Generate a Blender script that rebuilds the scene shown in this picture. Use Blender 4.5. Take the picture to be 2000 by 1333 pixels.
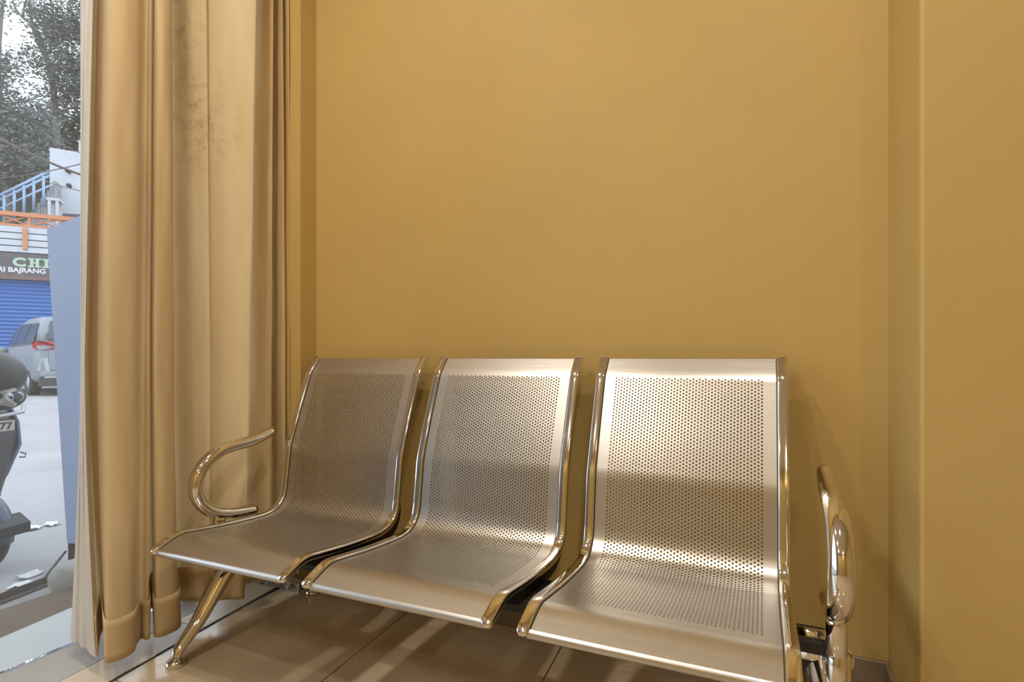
import bpy, bmesh, math, random
from mathutils import Vector, Matrix
random.seed(7)
for o in list(bpy.data.objects): bpy.data.objects.remove(o)
SC = bpy.context.scene
COL = SC.collection
PI = math.pi

# ------------------------------------------------------------------ camera
F, PSI, V0, H = 1090.5, 0.421, 699.5, 0.82
SP, CP = math.sin(PSI), math.cos(PSI)
cam = bpy.data.cameras.new('camera')
cam.sensor_width = 36.0
cam.lens = F / 2000 * 36
cam.shift_y = (V0 - 666.5) / 2000
cam.clip_start = 0.02; cam.clip_end = 300
camo = bpy.data.objects.new('camera', cam); COL.objects.link(camo)
camo.location = (0, 0, H); camo.rotation_euler = (PI / 2, 0, PSI)
SC.camera = camo

# ------------------------------------------------------------------ world, light, exposure
SC.view_settings.view_transform = 'Standard'
SC.view_settings.look = 'None'
SC.view_settings.gamma = 1
SC.view_settings.use_curve_mapping = False
SC.view_settings.exposure = 0.0
W = bpy.data.worlds.new('overcast_sky'); SC.world = W
W.use_nodes = True
bg = W.node_tree.nodes['Background']
bg.inputs[0].default_value = (0.86, 0.92, 1.0, 1)
bg.inputs[1].default_value = 3.3
LAMP_COLOR = (1.0, 0.91, 0.78)
LAMP_POWER = 15.0
LAMPS = [(-1.1, 0.55), (-1.1, -0.55), (-1.1, -1.65), (0.1, 0.35), (0.9, -2.0)]
CEIL = 2.70

# ------------------------------------------------------------------ helpers
def ray(u, v):
    t = (u - 1000) / F; w = (V0 - v) / F
    return Vector((-SP + t * CP, CP + t * SP, w))
def at(u, v, d):
    r = ray(u, v); return Vector((r.x * d, r.y * d, H + r.z * d))
def at_z(u, v, z):
    r = ray(u, v); k = (z - H) / r.z; return Vector((r.x * k, r.y * k, z))
def at_x(u, v, x):
    r = ray(u, v); k = x / r.x; return Vector((x, r.y * k, H + r.z * k))
def at_plane(u, v, p, n):
    r = ray(u, v); c = Vector((0, 0, H)); k = (p - c).dot(n) / r.dot(n)
    return c + r * k
def y_on(u, x):
    r = ray(u, V0); return x * r.y / r.x

MATS = {}
def mat(name, color=(.8, .8, .8), rough=.5, metal=0.0, spec=.5, noise=0.0, nscale=8.0, ncol=None,
        bump=0.0, bscale=80.0, stretch=None, emit=None, estr=0.0, coat=0.0):
    m = bpy.data.materials.new(name); m.use_nodes = True
    nt = m.node_tree; p = nt.nodes['Principled BSDF']
    p.inputs['Base Color'].default_value = (*color, 1)
    p.inputs['Roughness'].default_value = rough
    p.inputs['Metallic'].default_value = metal
    p.inputs['Specular IOR Level'].default_value = spec
    p.inputs['Coat Weight'].default_value = coat
    if emit:
        p.inputs['Emission Color'].default_value = (*emit, 1)
        p.inputs['Emission Strength'].default_value = estr
    if noise or bump:
        tc = nt.nodes.new('ShaderNodeNewGeometry')
        mp = nt.nodes.new('ShaderNodeMapping')
        nt.links.new(tc.outputs['Position'], mp.inputs['Vector'])
        if stretch: mp.inputs['Scale'].default_value = stretch
    if noise:
        n = nt.nodes.new('ShaderNodeTexNoise'); n.inputs['Scale'].default_value = nscale
        n.inputs['Detail'].default_value = 6; n.inputs['Roughness'].default_value = .6
        nt.links.new(mp.outputs[0], n.inputs['Vector'])
        r = nt.nodes.new('ShaderNodeValToRGB')
        r.color_ramp.elements[0].position = .3; r.color_ramp.elements[1].position = .7
        c2 = ncol or tuple(max(0, c * (1 - noise)) for c in color)
        r.color_ramp.elements[0].color = (*c2, 1)
        r.color_ramp.elements[1].color = (*color, 1)
        nt.links.new(n.outputs['Fac'], r.inputs[0]); nt.links.new(r.outputs[0], p.inputs['Base Color'])
    if bump:
        b = nt.nodes.new('ShaderNodeTexNoise'); b.inputs['Scale'].default_value = bscale
        b.inputs['Detail'].default_value = 4
        nt.links.new(mp.outputs[0], b.inputs['Vector'])
        bu = nt.nodes.new('ShaderNodeBump'); bu.inputs['Strength'].default_value = bump
        bu.inputs['Distance'].default_value = .01
        nt.links.new(b.outputs['Fac'], bu.inputs['Height']); nt.links.new(bu.outputs[0], p.inputs['Normal'])
    MATS[name] = m
    return m

class MB:
    def __init__(s): s.v = []; s.f = []; s.sm = []
    def quadstrip(s, rings, closed_ring=True, cap=True, smooth=True):
        b = len(s.v); n = len(rings[0])
        for r in rings: s.v += [tuple(p) for p in r]
        m = n if closed_ring else n - 1
        for i in range(len(rings) - 1):
            for j in range(m):
                a = b + i * n + j; c = b + i * n + (j + 1) % n
                s.f.append((a, c, c + n, a + n)); s.sm.append(smooth)
        if cap and closed_ring:
            s.f.append(tuple(b + j for j in reversed(range(n)))); s.sm.append(False)
            s.f.append(tuple(b + (len(rings) - 1) * n + j for j in range(n))); s.sm.append(False)
        return s
    def box(s, lo, hi, M=None):
        b = len(s.v)
        P = [Vector((x, y, z)) for z in (lo[2], hi[2]) for y in (lo[1], hi[1]) for x in (lo[0], hi[0])]
        if M: P = [M @ p for p in P]
        s.v += [tuple(p) for p in P]
        for q in ((0, 2, 3, 1), (4, 5, 7, 6), (0, 1, 5, 4), (2, 6, 7, 3), (0, 4, 6, 2), (1, 3, 7, 5)):
            s.f.append(tuple(b + i for i in q)); s.sm.append(False)
        return s
    def prism(s, poly, a, bvec):          # poly: list of Vectors, extruded from +a to +b
        b = len(s.v); n = len(poly); a = Vector(a); bvec = Vector(bvec)
        s.v += [tuple(Vector(p) + a) for p in poly] + [tuple(Vector(p) + bvec) for p in poly]
        s.f.append(tuple(b + i for i in reversed(range(n)))); s.sm.append(False)
        s.f.append(tuple(b + n + i for i in range(n))); s.sm.append(False)
        for i in range(n):
            j = (i + 1) % n
            s.f.append((b + i, b + j, b + n + j, b + n + i)); s.sm.append(False)
        return s
    def tube(s, pts, rad, seg=12, flat=1.0, up=None, cap=True):
        pts = [Vector(p) for p in pts]; n = len(pts)
        if not isinstance(rad, (list, tuple)): rad = [rad] * n
        rings = []
        prev = None
        for i in range(n):
            t = (pts[min(i + 1, n - 1)] - pts[max(i - 1, 0)]).normalized()
            if up is not None: a = Vector(up) - t * t.dot(Vector(up))
            elif prev is None:
                a = Vector((0, 0, 1)) if abs(t.z) < .9 else Vector((1, 0, 0)); a -= t * t.dot(a)
            else: a = prev - t * t.dot(prev)
            a.normalize(); prev = a
            b_ = t.cross(a)
            rings.append([pts[i] + (a * math.cos(2 * PI * k / seg) + b_ * math.sin(2 * PI * k / seg) * flat) * rad[i]
                          for k in range(seg)])
        return s.quadstrip(rings, True, cap)
    def lathe(s, prof, c, axis=(0, 0, 1), seg=24):
        ax = Vector(axis).normalized(); a = ax.orthogonal().normalized(); b_ = ax.cross(a); c = Vector(c)
        rings = [[c + ax * h + (a * math.cos(2 * PI * k / seg) + b_ * math.sin(2 * PI * k / seg)) * max(r, 1e-5)
                  for k in range(seg)] for r, h in prof]
        return s.quadstrip(rings, True, True)
    def ellipsoid(s, c, r, seg=20, rows=12, M=None, z0=-1.0, z1=1.0):
        rings = []
        for i in range(rows + 1):
            zz = z0 + (z1 - z0) * i / rows
            zz = math.sin(math.asin(max(-1, min(1, z0))) + (math.asin(max(-1, min(1, z1))) - math.asin(max(-1, min(1, z0)))) * i / rows)
            rr = math.sqrt(max(1e-6, 1 - zz * zz))
            ring = []
            for k in range(seg):
                p = Vector((r[0] * rr * math.cos(2 * PI * k / seg), r[1] * rr * math.sin(2 * PI * k / seg), r[2] * zz))
                if M: p = M @ p
                ring.append(Vector(c) + p)
            rings.append(ring)
        return s.quadstrip(rings, True, True)
    def mesh(s, name):
        me = bpy.data.meshes.new(name); me.from_pydata(s.v, [], s.f); me.update()
        me.polygons.foreach_set('use_smooth', s.sm)
        return me

def link(name, me, m=None, parent=None):
    if isinstance(me, MB): me = me.mesh(name)
    if m is not None and not me.materials: me.materials.append(m)
    o = bpy.data.objects.new(name, me); COL.objects.link(o)
    if parent is not None:
        o.parent = parent
        w = parent.matrix_basis.copy(); p = parent.parent
        while p: w = p.matrix_basis @ w; p = p.parent
        o.matrix_parent_inverse = Matrix.Identity(4)
        o['_w'] = 0; del o['_w']
    return o
def part(name, mb, m, parent, M=None):
    """mesh given in WORLD coordinates -> child whose mesh is stored relative to the parent chain"""
    w = Matrix.Identity(4); p = parent
    while p: w = p.matrix_basis @ w; p = p.parent
    inv = w.inverted()
    me = mb if not isinstance(mb, MB) else mb.mesh(name)
    me.transform(inv)
    return link(name, me, m, parent)
def tag(o, label=None, cat=None, group=None, kind=None):
    if label: o['label'] = label
    if cat: o['category'] = cat
    if group: o['group'] = group
    if kind: o['kind'] = kind
    return o
def empty(name, loc, rz=0):
    o = bpy.data.objects.new(name, None); COL.objects.link(o)
    o.location = loc; o.rotation_euler = (0, 0, rz); o.empty_display_size = .1
    bpy.context.view_layer.update()
    return o
def bevel(o, w=.005, seg=2):
    b = o.modifiers.new('bevel', 'BEVEL'); b.width = w; b.segments = seg; b.limit_method = 'ANGLE'
    return o
def catmull(P, k):
    P = [Vector(p) for p in P]; out = []
    for i in range(len(P) - 1):
        p0 = P[max(i - 1, 0)]; p1 = P[i]; p2 = P[i + 1]; p3 = P[min(i + 2, len(P) - 1)]
        for j in range(k):
            t = j / k
            out.append(.5 * ((2 * p1) + (p2 - p0) * t + (2 * p0 - 5 * p1 + 4 * p2 - p3) * t * t + (3 * p1 - p0 - 3 * p2 + p3) * t ** 3))
    out.append(P[-1]); return out
def text_mesh(body, height, M, extrude=.004, bold=0.0, width=None):
    cu = bpy.data.curves.new('txt', 'FONT'); cu.body = body; cu.extrude = extrude; cu.offset = bold
    cu.resolution_u = 3
    ob = bpy.data.objects.new('txt', cu); COL.objects.link(ob)
    dg = bpy.context.evaluated_depsgraph_get()
    me = bpy.data.meshes.new_from_object(ob.evaluated_get(dg))
    bpy.data.objects.remove(ob); bpy.data.curves.remove(cu)
    xs = [v.co.x for v in me.vertices]; ys = [v.co.y for v in me.vertices]
    sy = height / (max(ys) - min(ys)); sx = sy if width is None else width / (max(xs) - min(xs))
    x0, y0 = min(xs), min(ys)
    for v in me.vertices: v.co = M @ Vector(((v.co.x - x0) * sx, (v.co.y - y0) * sy, v.co.z))
    return me

# ------------------------------------------------------------------ materials
WALL_C = (0.52, 0.365, 0.132)
m_wall = mat('ochre_wall_paint', WALL_C, .55, spec=.22, noise=.07, nscale=2.2, bump=.05, bscale=25)
m_ceil = mat('white_ceiling_paint', (.78, .74, .66), .7)
m_tile = mat('beige_vitrified_tile', (.54, .44, .315), .13, spec=.5, noise=.3, nscale=3.2, ncol=(.43, .335, .225), stretch=(1.5, .6, 1))
m_grout = mat('brown_grout', (.10, .07, .045), .9)
m_thresh = mat('cream_threshold_stone', (.66, .57, .44), .3, noise=.12, nscale=6)
m_plat = mat('white_platform_tile', (.44, .43, .41), .35, noise=.1, nscale=4)
m_gap = mat('black_joint_filler', (.035, .03, .027), .8)
m_skirt = mat('brown_skirting_tile', (.25, .185, .12), .3, noise=.15, nscale=5)
m_rough = mat('rough_broken_plaster', (.42, .38, .34), .95, noise=.7, nscale=45, ncol=(.10, .085, .07), bump=.9, bscale=50)
m_alu = mat('grey_aluminium', (.50, .52, .55), .35, metal=.6)
m_chrome = mat('polished_chrome', (.80, .77, .72), .07, metal=1.0)
m_steel = mat('satin_perforated_steel', (.60, .58, .55), .36, metal=1.0, noise=.06, nscale=9, bump=.02, bscale=60, stretch=(.25, 3, 3))
m_black = mat('black_powder_coat', (.012, .011, .010), .45)
m_rubber = mat('black_rubber', (.02, .02, .02), .8)

def glass_mat(name, tint=(.93, .96, .97), dust=.075):
    m = bpy.data.materials.new(name); m.use_nodes = True; nt = m.node_tree
    for n in list(nt.nodes): nt.nodes.remove(n)
    out = nt.nodes.new('ShaderNodeOutputMaterial')
    tr = nt.nodes.new('ShaderNodeBsdfTransparent'); tr.inputs[0].default_value = (*tint, 1)
    gl = nt.nodes.new('ShaderNodeBsdfGlossy'); gl.inputs['Roughness'].default_value = .02
    di = nt.nodes.new('ShaderNodeBsdfDiffuse'); di.inputs[0].default_value = (.75, .78, .85, 1)
    fr = nt.nodes.new('ShaderNodeFresnel'); fr.inputs[0].default_value = 1.35
    a = nt.nodes.new('ShaderNodeMixShader'); b = nt.nodes.new('ShaderNodeMixShader')
    b.inputs[0].default_value = dust
    nt.links.new(fr.outputs[0], a.inputs[0]); nt.links.new(tr.outputs[0], a.inputs[1]); nt.links.new(gl.outputs[0], a.inputs[2])
    nt.links.new(a.outputs[0], b.inputs[1]); nt.links.new(di.outputs[0], b.inputs[2])
    nt.links.new(b.outputs[0], out.inputs[0])
    return m
m_glass = glass_mat('dusty_shopfront_glass')

def cloth_mat(name, col, col2, trans, stains=()):
    m = bpy.data.materials.new(name); m.use_nodes = True; nt = m.node_tree; N = nt.nodes.new; L = nt.links.new
    p = nt.nodes['Principled BSDF']; out = nt.nodes['Material Output']
    p.inputs['Roughness'].default_value = .85; p.inputs['Specular IOR Level'].default_value = .15
    p.inputs['Sheen Weight'].default_value = .15
    geo = N('ShaderNodeNewGeometry')
    mp = N('ShaderNodeMapping'); mp.inputs['Scale'].default_value = (6, 6, 1.3); L(geo.outputs['Position'], mp.inputs[0])
    nz = N('ShaderNodeTexNoise'); nz.inputs['Scale'].default_value = 2.5; nz.inputs['Detail'].default_value = 5; L(mp.outputs[0], nz.inputs['Vector'])
    rp = N('ShaderNodeValToRGB'); rp.color_ramp.elements[0].position = .35; rp.color_ramp.elements[1].position = .65
    rp.color_ramp.elements[0].color = (*col2, 1); rp.color_ramp.elements[1].color = (*col, 1); L(nz.outputs['Fac'], rp.inputs[0])
    cur = rp.outputs[0]
    if stains:
        sn = N('ShaderNodeTexNoise'); sn.inputs['Scale'].default_value = 26; sn.inputs['Detail'].default_value = 8; sn.inputs['Roughness'].default_value = .7
        L(geo.outputs['Position'], sn.inputs['Vector'])
        sr = N('ShaderNodeValToRGB'); sr.color_ramp.elements[0].position = .47; sr.color_ramp.elements[1].position = .62
        L(sn.outputs['Fac'], sr.inputs[0])
        tot = None
        for (c, rad, sz) in stains:
            sub = N('ShaderNodeVectorMath'); sub.operation = 'SUBTRACT'; L(geo.outputs['Position'], sub.inputs[0]); sub.inputs[1].default_value = c
            sca = N('ShaderNodeVectorMath'); sca.operation = 'MULTIPLY'; L(sub.outputs[0], sca.inputs[0]); sca.inputs[1].default_value = (1, 1, sz)
            ln = N('ShaderNodeVectorMath'); ln.operation = 'LENGTH'; L(sca.outputs[0], ln.inputs[0])
            mr = N('ShaderNodeMapRange'); mr.inputs[1].default_value = rad; mr.inputs[2].default_value = rad * .2
            mr.inputs[3].default_value = 0; mr.inputs[4].default_value = 1; L(ln.outputs['Value'], mr.inputs[0])
            if tot is None: tot = mr.outputs[0]
            else:
                ad = N('ShaderNodeMath'); ad.operation = 'MAXIMUM'; L(tot, ad.inputs[0]); L(mr.outputs[0], ad.inputs[1]); tot = ad.outputs[0]
        mu = N('ShaderNodeMath'); mu.operation = 'MULTIPLY'; L(tot, mu.inputs[0]); L(sr.outputs[0], mu.inputs[1])
        mu2 = N('ShaderNodeMath'); mu2.operation = 'MULTIPLY'; L(mu.outputs[0], mu2.inputs[0]); mu2.inputs[1].default_value = .5
        mx = N('ShaderNodeMixRGB'); L(mu2.outputs[0], mx.inputs[0]); L(cur, mx.inputs[1]); mx.inputs[2].default_value = (.36, .25, .09, 1)
        cur = mx.outputs[0]
    L(cur, p.inputs['Base Color'])
    wv = N('ShaderNodeTexNoise'); wv.inputs['Scale'].default_value = 350; L(geo.outputs['Position'], wv.inputs['Vector'])
    bu = N('ShaderNodeBump'); bu.inputs['Strength'].default_value = .12; bu.inputs['Distance'].default_value = .002
    L(wv.outputs['Fac'], bu.inputs['Height']); L(bu.outputs[0], p.inputs['Normal'])
    tl = N('ShaderNodeBsdfTranslucent'); L(cur, tl.inputs[0])
    mix = N('ShaderNodeMixShader'); mix.inputs[0].default_value = trans
    L(p.outputs[0], mix.inputs[1]); L(tl.outputs[0], mix.inputs[2]); L(mix.outputs[0], out.inputs[0])
    return m

# ================================================================== THE ROOM
YB = 1.56            # back wall
XJ = -1.477          # left jamb face
XG = -1.80           # glass plane
XP, YP = 0.2713, 1.27   # pillar corner on the right
YF, XR = -2.4, 2.4
T = .15
w = link('wall_back', MB().box((XJ - .001, YB, -.02), (XP, YB + T, CEIL)), m_wall); tag(w, 'ochre painted wall behind the steel bench', kind='structure')
# wall stepping forward on the right
w = link('wall_right', MB().prism([Vector((XP, YB + T, -.02)), Vector((XP, YP, -.02)), Vector((XR, YP, -.02)), Vector((XR, YB + T, -.02))], (0, 0, 0), (0, 0, CEIL + .02)), m_wall)
tag(w, 'ochre wall stepping forward beside the bench', kind='structure'); bevel(w, .006, 2)
w = link('wall_side', MB().box((XR, YF - T, -.02), (XR + T, YP + .3, CEIL)), m_wall); tag(w, 'ochre side wall of the room', kind='structure')
w = link('wall_front', MB().box((XG - .1, YF - T, -.02), (XR, YF, CEIL)), m_wall); tag(w, 'ochre wall behind the viewer', kind='structure')
w = link('ceiling', MB().box((XG - .1, YF - T, CEIL), (XR + T, YB + T, CEIL + .12)), m_ceil); tag(w, 'white ceiling', kind='structure')
# left jamb: painted plaster, broken at its foot
YJ = 1.484
j = link('wall_left', MB().box((XG - .06, YJ, -.02), (XJ, YB + T, CEIL)), m_wall); tag(j, 'narrow ochre wall jamb beside the curtain', kind='structure')
mbx = MB(); rnd = random.Random(3)
nx, nz = 16, 12
g = {}
for i in range(nx + 1):
    for k in range(nz + 1):
        x = -1.478 - (.19 * i / nx); z = .001 + .19 * k / nz + rnd.uniform(-.004, .004) * (0 < k)
        y = YJ - .004 - rnd.uniform(0, .010)
        g[i, k] = len(mbx.v); mbx.v.append((x, y, z))
for i in range(nx):
    for k in range(nz):
        mbx.f.append((g[i, k], g[i, k + 1], g[i + 1, k + 1], g[i + 1, k])); mbx.sm.append(False)
o = part('broken_plaster', mbx, m_rough, j); s = o.modifiers.new('thick', 'SOLIDIFY'); s.thickness = .006; s.offset = -1
o['label'] = 'rough broken plaster at the foot of the jamb'
part('corner_bead', MB().box((XJ - .004, YJ - .012, 0), (XJ + .002, YJ, .21)), m_alu, j)
# header above the shopfront glass
w = link('trim_1', MB().box((XG - .06, YF, 2.5), (XG + .06, YJ, CEIL)), m_wall); tag(w, 'ochre header over the shopfront glass', kind='structure')
# shopfront glass: one large pane with aluminium side post and floor clamp
gw = empty('window_1', (XG, 0, 0)); tag(gw, 'frameless shopfront glass at the left, partly behind the curtain', kind='structure')
part('pane', MB().box((XG - .005, -1.0, .004), (XG + .005, YJ - .03, 2.5)), m_glass, gw)
part('pane', MB().box((XG - .005, YF + .01, .004), (XG + .005, -1.006, 2.5)), m_glass, gw)
part('window_post', MB().box((XG - .025, YJ - .055, 0), (XG + .025, YJ - .002, 2.5)), m_alu, gw)
part('floor_clamp', MB().box((XG - .016, 1.262, 0), (XG + .016, 1.318, .055)), m_alu, gw)

# ---- floor: individual tiles, slightly turned against the bench
TA = math.radians(3.6); TS = .523
ca, sa = math.cos(TA), math.sin(TA)
T0 = Vector((-.518, 1.470, 0))      # a joint crossing seen in the photo
def tg(i, j): return T0 + Vector((i * TS * ca - j * TS * sa, i * TS * sa + j * TS * ca, 0))
fl = link('floor', MB().box((-1.84, YF - T, -.12), (XR + T, YB + T, -.012)), m_grout); tag(fl, 'glossy beige floor tiles with brown veining', kind='structure')
def clip(poly, a, b, c):            # keep a*x+b*y<=c
    out = []
    for i in range(len(poly)):
        p, q = poly[i], poly[(i + 1) % len(poly)]
        dp, dq = a * p.x + b * p.y - c, a * q.x + b * q.y - c
        if dp <= 0: out.append(p)
        if dp * dq < 0: out.append(p + (q - p) * (dp / (dp - dq)))
    return out
GL0, GL1 = Vector((-1.504, .874, 0)), Vector((-1.563, 1.342, 0))     # joint line along the shopfront
gd = (GL1 - GL0).normalized(); gn = Vector((-gd.y, gd.x, 0))          # gn points to -x
gap_c = gn.dot(GL0)
def flat_tile(poly, m, parent, name='tile', z0=-.012, z1=0.0, bw=.0012):
    if len(poly) < 3: return None
    ar = sum(poly[i].x * poly[(i + 1) % len(poly)].y - poly[(i + 1) % len(poly)].x * poly[i].y for i in range(len(poly))) / 2
    if abs(ar) < .002: return None
    o = part(name, MB().prism(poly, (0, 0, z0), (0, 0, z1)), m, parent)
    bevel(o, bw, 1); return o
G = .0016
for i in range(-4, 7):
    for j in range(-8, 2):
        c = [tg(i, j), tg(i + 1, j), tg(i + 1, j + 1), tg(i, j + 1)]
        ctr = (c[0] + c[2]) / 2
        c = [ctr + (p - ctr) * (1 - 2 * G / TS) for p in c]
        for a, b, k in ((1, 0, XR), (-1, 0, 1.80), (0, 1, YB), (0, -1, -YF), (gn.x, gn.y, gap_c - .005)):
            c = clip(c, a, b, k)
        if ctr.x > XP and ctr.y > YP: c = clip(c, 0, 1, YP)
        flat_tile(c, m_tile, fl)
# dark joint and the cream threshold stone strip
th = link('trim_2', MB().prism([GL0 + gd * -3.4 + gn * -.004, GL0 + gd * .66 + gn * -.004, GL0 + gd * .66 + gn * .006, GL0 + gd * -3.4 + gn * .006], (0, 0, -.012), (0, 0, -.002)), m_gap)
tag(th, 'dark open joint along the shopfront floor', kind='structure')
fs = link('floor_threshold', MB().box((-1.84, YF, -.115), (-1.6, YB, -.013)), m_grout); tag(fs, 'cream stone threshold strip beneath the curtain', kind='structure')
for k in range(-5, 2):
    a = GL0 + gd * (k * .9 + .3); b = GL0 + gd * ((k + 1) * .9 + .298)
    c = [a + gn * .007, b + gn * .007, b + gn * .125, a + gn * .125]
    c = clip(clip(c, 0, -1, -YF), 0, 1, YB)
    flat_tile(c, m_thresh, fs, 'stone_slab')
# pale platform tiles running out past the glass
pf = link('floor_platform', MB().box((-2.3, -6, -.14), (-1.56, 6, -.0135)), m_grout); tag(pf, 'pale tiled platform outside the shop glass', kind='structure')
E0, E1 = at_z(0, 1247, 0), at_z(148, 1183.5, 0); ed = (E1 - E0).normalized(); en = Vector((-ed.y, ed.x, 0))
for k in range(-7, 6):
    a0 = k * .62 + .28
    for (q0, q1) in ((.127, .127 + .60),):
        a = GL0 + gd * a0; b = GL0 + gd * (a0 + .618)
        c = [a + gn * q0, b + gn * q0, b + gn * q1, a + gn * q1]
        c = clip(c, en.x, en.y, en.dot(E0))
        flat_tile(c, m_plat, pf)
# skirting tiles on the back wall
sk = empty('baseboard_back', (-.5, YB, 0)); tag(sk, 'brown tile skirting along the wall foot', kind='structure')
x = XJ
while x < XP - .01:
    x2 = min(x + TS, XP); bevel(part('skirting_tile', MB().box((x + .001, YB - .009, .001), (x2 - .001, YB, .105)), m_skirt, sk), .0015, 1); x = x2
sk2 = empty('baseboard_right', (XP, 1.4, 0)); tag(sk2, 'brown tile skirting around the wall step', kind='structure')
bevel(part('skirting_tile', MB().box((XP - .009, YP - .009, .001), (XP, YB - .010, .105)), m_skirt, sk2), .0015, 1)
x = XP
while x < XR - .01:
    x2 = min(x + TS, XR); bevel(part('skirting_tile', MB().box((x + .001, YP - .009, .001), (x2 - .001, YP, .105)), m_skirt, sk2), .0015, 1); x = x2

# ---- ceiling downlights (out of the frame, seen as sparkles in the chrome)
m_lens = mat('lamp_lens', (.9, .85, .75), .4, emit=LAMP_COLOR, estr=6.0)
m_white = mat('white_plastic', (.8, .8, .78), .4)
for i, (lx, ly) in enumerate(LAMPS):
    r = empty('ceiling_downlight', (lx, ly, CEIL)); tag(r, 'round warm recessed ceiling downlight above the waiting room', 'ceiling light', 'ceiling downlights')
    part('trim_ring', MB().lathe([(.075, 0), (.095, -.001), (.095, -.008), (.07, -.012), (.066, -.002)], (lx, ly, CEIL)), m_white, r)
    part('lens', MB().lathe([(.001, -.004), (.064, -.004), (.066, -.0035), (.066, -.002)], (lx, ly, CEIL)), m_lens, r)
    la = bpy.data.lights.new('downlight_lamp', 'AREA'); la.shape = 'DISK'; la.size = .12; la.energy = LAMP_POWER; la.color = LAMP_COLOR
    lo = bpy.data.objects.new('downlight_lamp', la); COL.objects.link(lo); lo.parent = r; lo.location = (0, 0, -.016)

# ================================================================== THE BENCH
PROF = [(1.497, .820), (1.480, .800), (1.464, .781), (1.4555, .768), (1.449, .752), (1.422, .684), (1.396, .618), (1.374, .558), (1.365, .530), (1.360, .500),
        (1.350, .425), (1.345, .392), (1.335, .366), (1.314, .347), (1.285, .338), (1.245, .336), (1.14, .342), (1.04, .3525), (1.005, .3565), (.986, .3555), (.969, .351), (.948, .3425), (.929, .3345)]
dense = catmull([Vector((0, y, z)) for y, z in PROF], 24)
SL = [0.0]
for i in range(1, len(dense)): SL.append(SL[-1] + (dense[i] - dense[i - 1]).length)
LTOT = SL[-1]
def prof(s):
    s = max(0, min(LTOT, s)); lo, hi = 0, len(SL) - 1
    while hi - lo > 1:
        m = (lo + hi) // 2
        if SL[m] <= s: lo = m
        else: hi = m
    t = (s - SL[lo]) / (SL[hi] - SL[lo])
    p = dense[lo].lerp(dense[hi], t)
    i0 = max(0, lo - 6); i1 = min(len(dense) - 1, hi + 6)
    d = (dense[i1] - dense[i0]).normalized()
    n = Vector((0, d.z, -d.y))          # outward (towards the sitter)
    if n.z < 0 and n.y > 0: n = -n
    return p, n, d
SW = .462; RW = .024
BENCH = (-.685, 1.22, 0)
bench = empty('waiting_bench', BENCH)
tag(bench, 'three-seat perforated stainless steel waiting bench with chrome arms and legs', 'bench')
SX = [-1.426, -.916, -.406]             # left edge of the seats

# --- perforated sheet
PITCH = .0086; CW = PITCH * math.sqrt(3) / 2; NCOL = 48
S0 = .062                                # first hole row, from the top edge
NROW = int((LTOT - .062 - .110) / PITCH)
HR = .00245; TH = .0016; SINK = .004
mb = MB(); key = {}
inner = SW - 2 * RW
xl, xr = RW - .004, SW - RW + .004
xc0 = SW / 2 - NCOL * CW / 2
def vert(layer, xi, xv, s):
    k = (layer, xi, round(s * 1e5))
    if k in key: return key[k]
    p, n, d = prof(s)
    q = p - n * (SINK + (TH if layer == 1 else 0))
    key[k] = len(mb.v); mb.v.append((xv - SW / 2, q.y, q.z)); return key[k]
def face(layer, ids):
    mb.f.append(tuple(ids) if layer == 1 else tuple(reversed(ids))); mb.sm.append(True)
HP = PITCH / 2
half_ticks = [S0 + k * HP for k in range(2 * NROW + 2)]      # s values of half steps
SEND = half_ticks[-1]
OFF = [(math.cos(a), math.sin(a)) for a in [PI * (k / 4) for k in range(8)]]
for c in range(NCOL):
    x0 = xc0 + c * CW; x1 = x0 + CW; xm = (x0 + x1) / 2
    xi0, xim, xi1 = 2 * c, 2 * c + 1, 2 * c + 2
    sh = c % 2
    start = 0 if not sh else 1
    if sh:      # half cells at both ends
        for (a, b) in ((0, 1), (2 * NROW, 2 * NROW + 1)):
            if b == 2 * NROW + 1 and start + 2 * NROW >= b: continue
            for ly in (0, 1):
                face(ly, [vert(ly, xi0, x0, half_ticks[a]), vert(ly, xim, xm, half_ticks[a]), vert(ly, xi1, x1, half_ticks[a]),
                          vert(ly, xi1, x1, half_ticks[b]), vert(ly, xim, xm, half_ticks[b]), vert(ly, xi0, x0, half_ticks[b])])
    else:
        a, b = 2 * NROW, 2 * NROW + 1
        for ly in (0, 1):
            face(ly, [vert(ly, xi0, x0, half_ticks[a]), vert(ly, xim, xm, half_ticks[a]), vert(ly, xi1, x1, half_ticks[a]),
                      vert(ly, xi1, x1, half_ticks[b]), vert(ly, xim, xm, half_ticks[b]), vert(ly, xi0, x0, half_ticks[b])])
    for r_ in range(NROW):
        sa_, sm_, sb_ = half_ticks[start + 2 * r_], half_ticks[start + 2 * r_ + 1], half_ticks[start + 2 * r_ + 2]
        P, Nn, D = prof(sm_)
        ringsW = []
        for ly in (0, 1):
            outer = [vert(ly, xi1, x1, sm_), vert(ly, xi1, x1, sb_), vert(ly, xim, xm, sb_), vert(ly, xi0, x0, sb_),
                     vert(ly, xi0, x0, sm_), vert(ly, xi0, x0, sa_), vert(ly, xim, xm, sa_), vert(ly, xi1, x1, sa_)]
            base = len(mb.v)
            for (ox, os_) in OFF:
                q = P + D * (os_ * HR) - Nn * (SINK + (TH if ly else 0))
                mb.v.append((xm + ox * HR - SW / 2, q.y, q.z))
            for k in range(8):
                k2 = (k + 1) % 8
                face(1 - ly, [outer[k2], outer[k], base + k, base + k2])
            ringsW.append(base)
        b2 = len(mb.v)
        for base in ringsW:
            for k in range(8): mb.v.append(mb.v[base + k])
        for k in range(8):
            k2 = (k + 1) % 8
            mb.f.append((b2 + k, b2 + k2, b2 + 8 + k2, b2 + 8 + k)); mb.sm.append(True)
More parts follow.
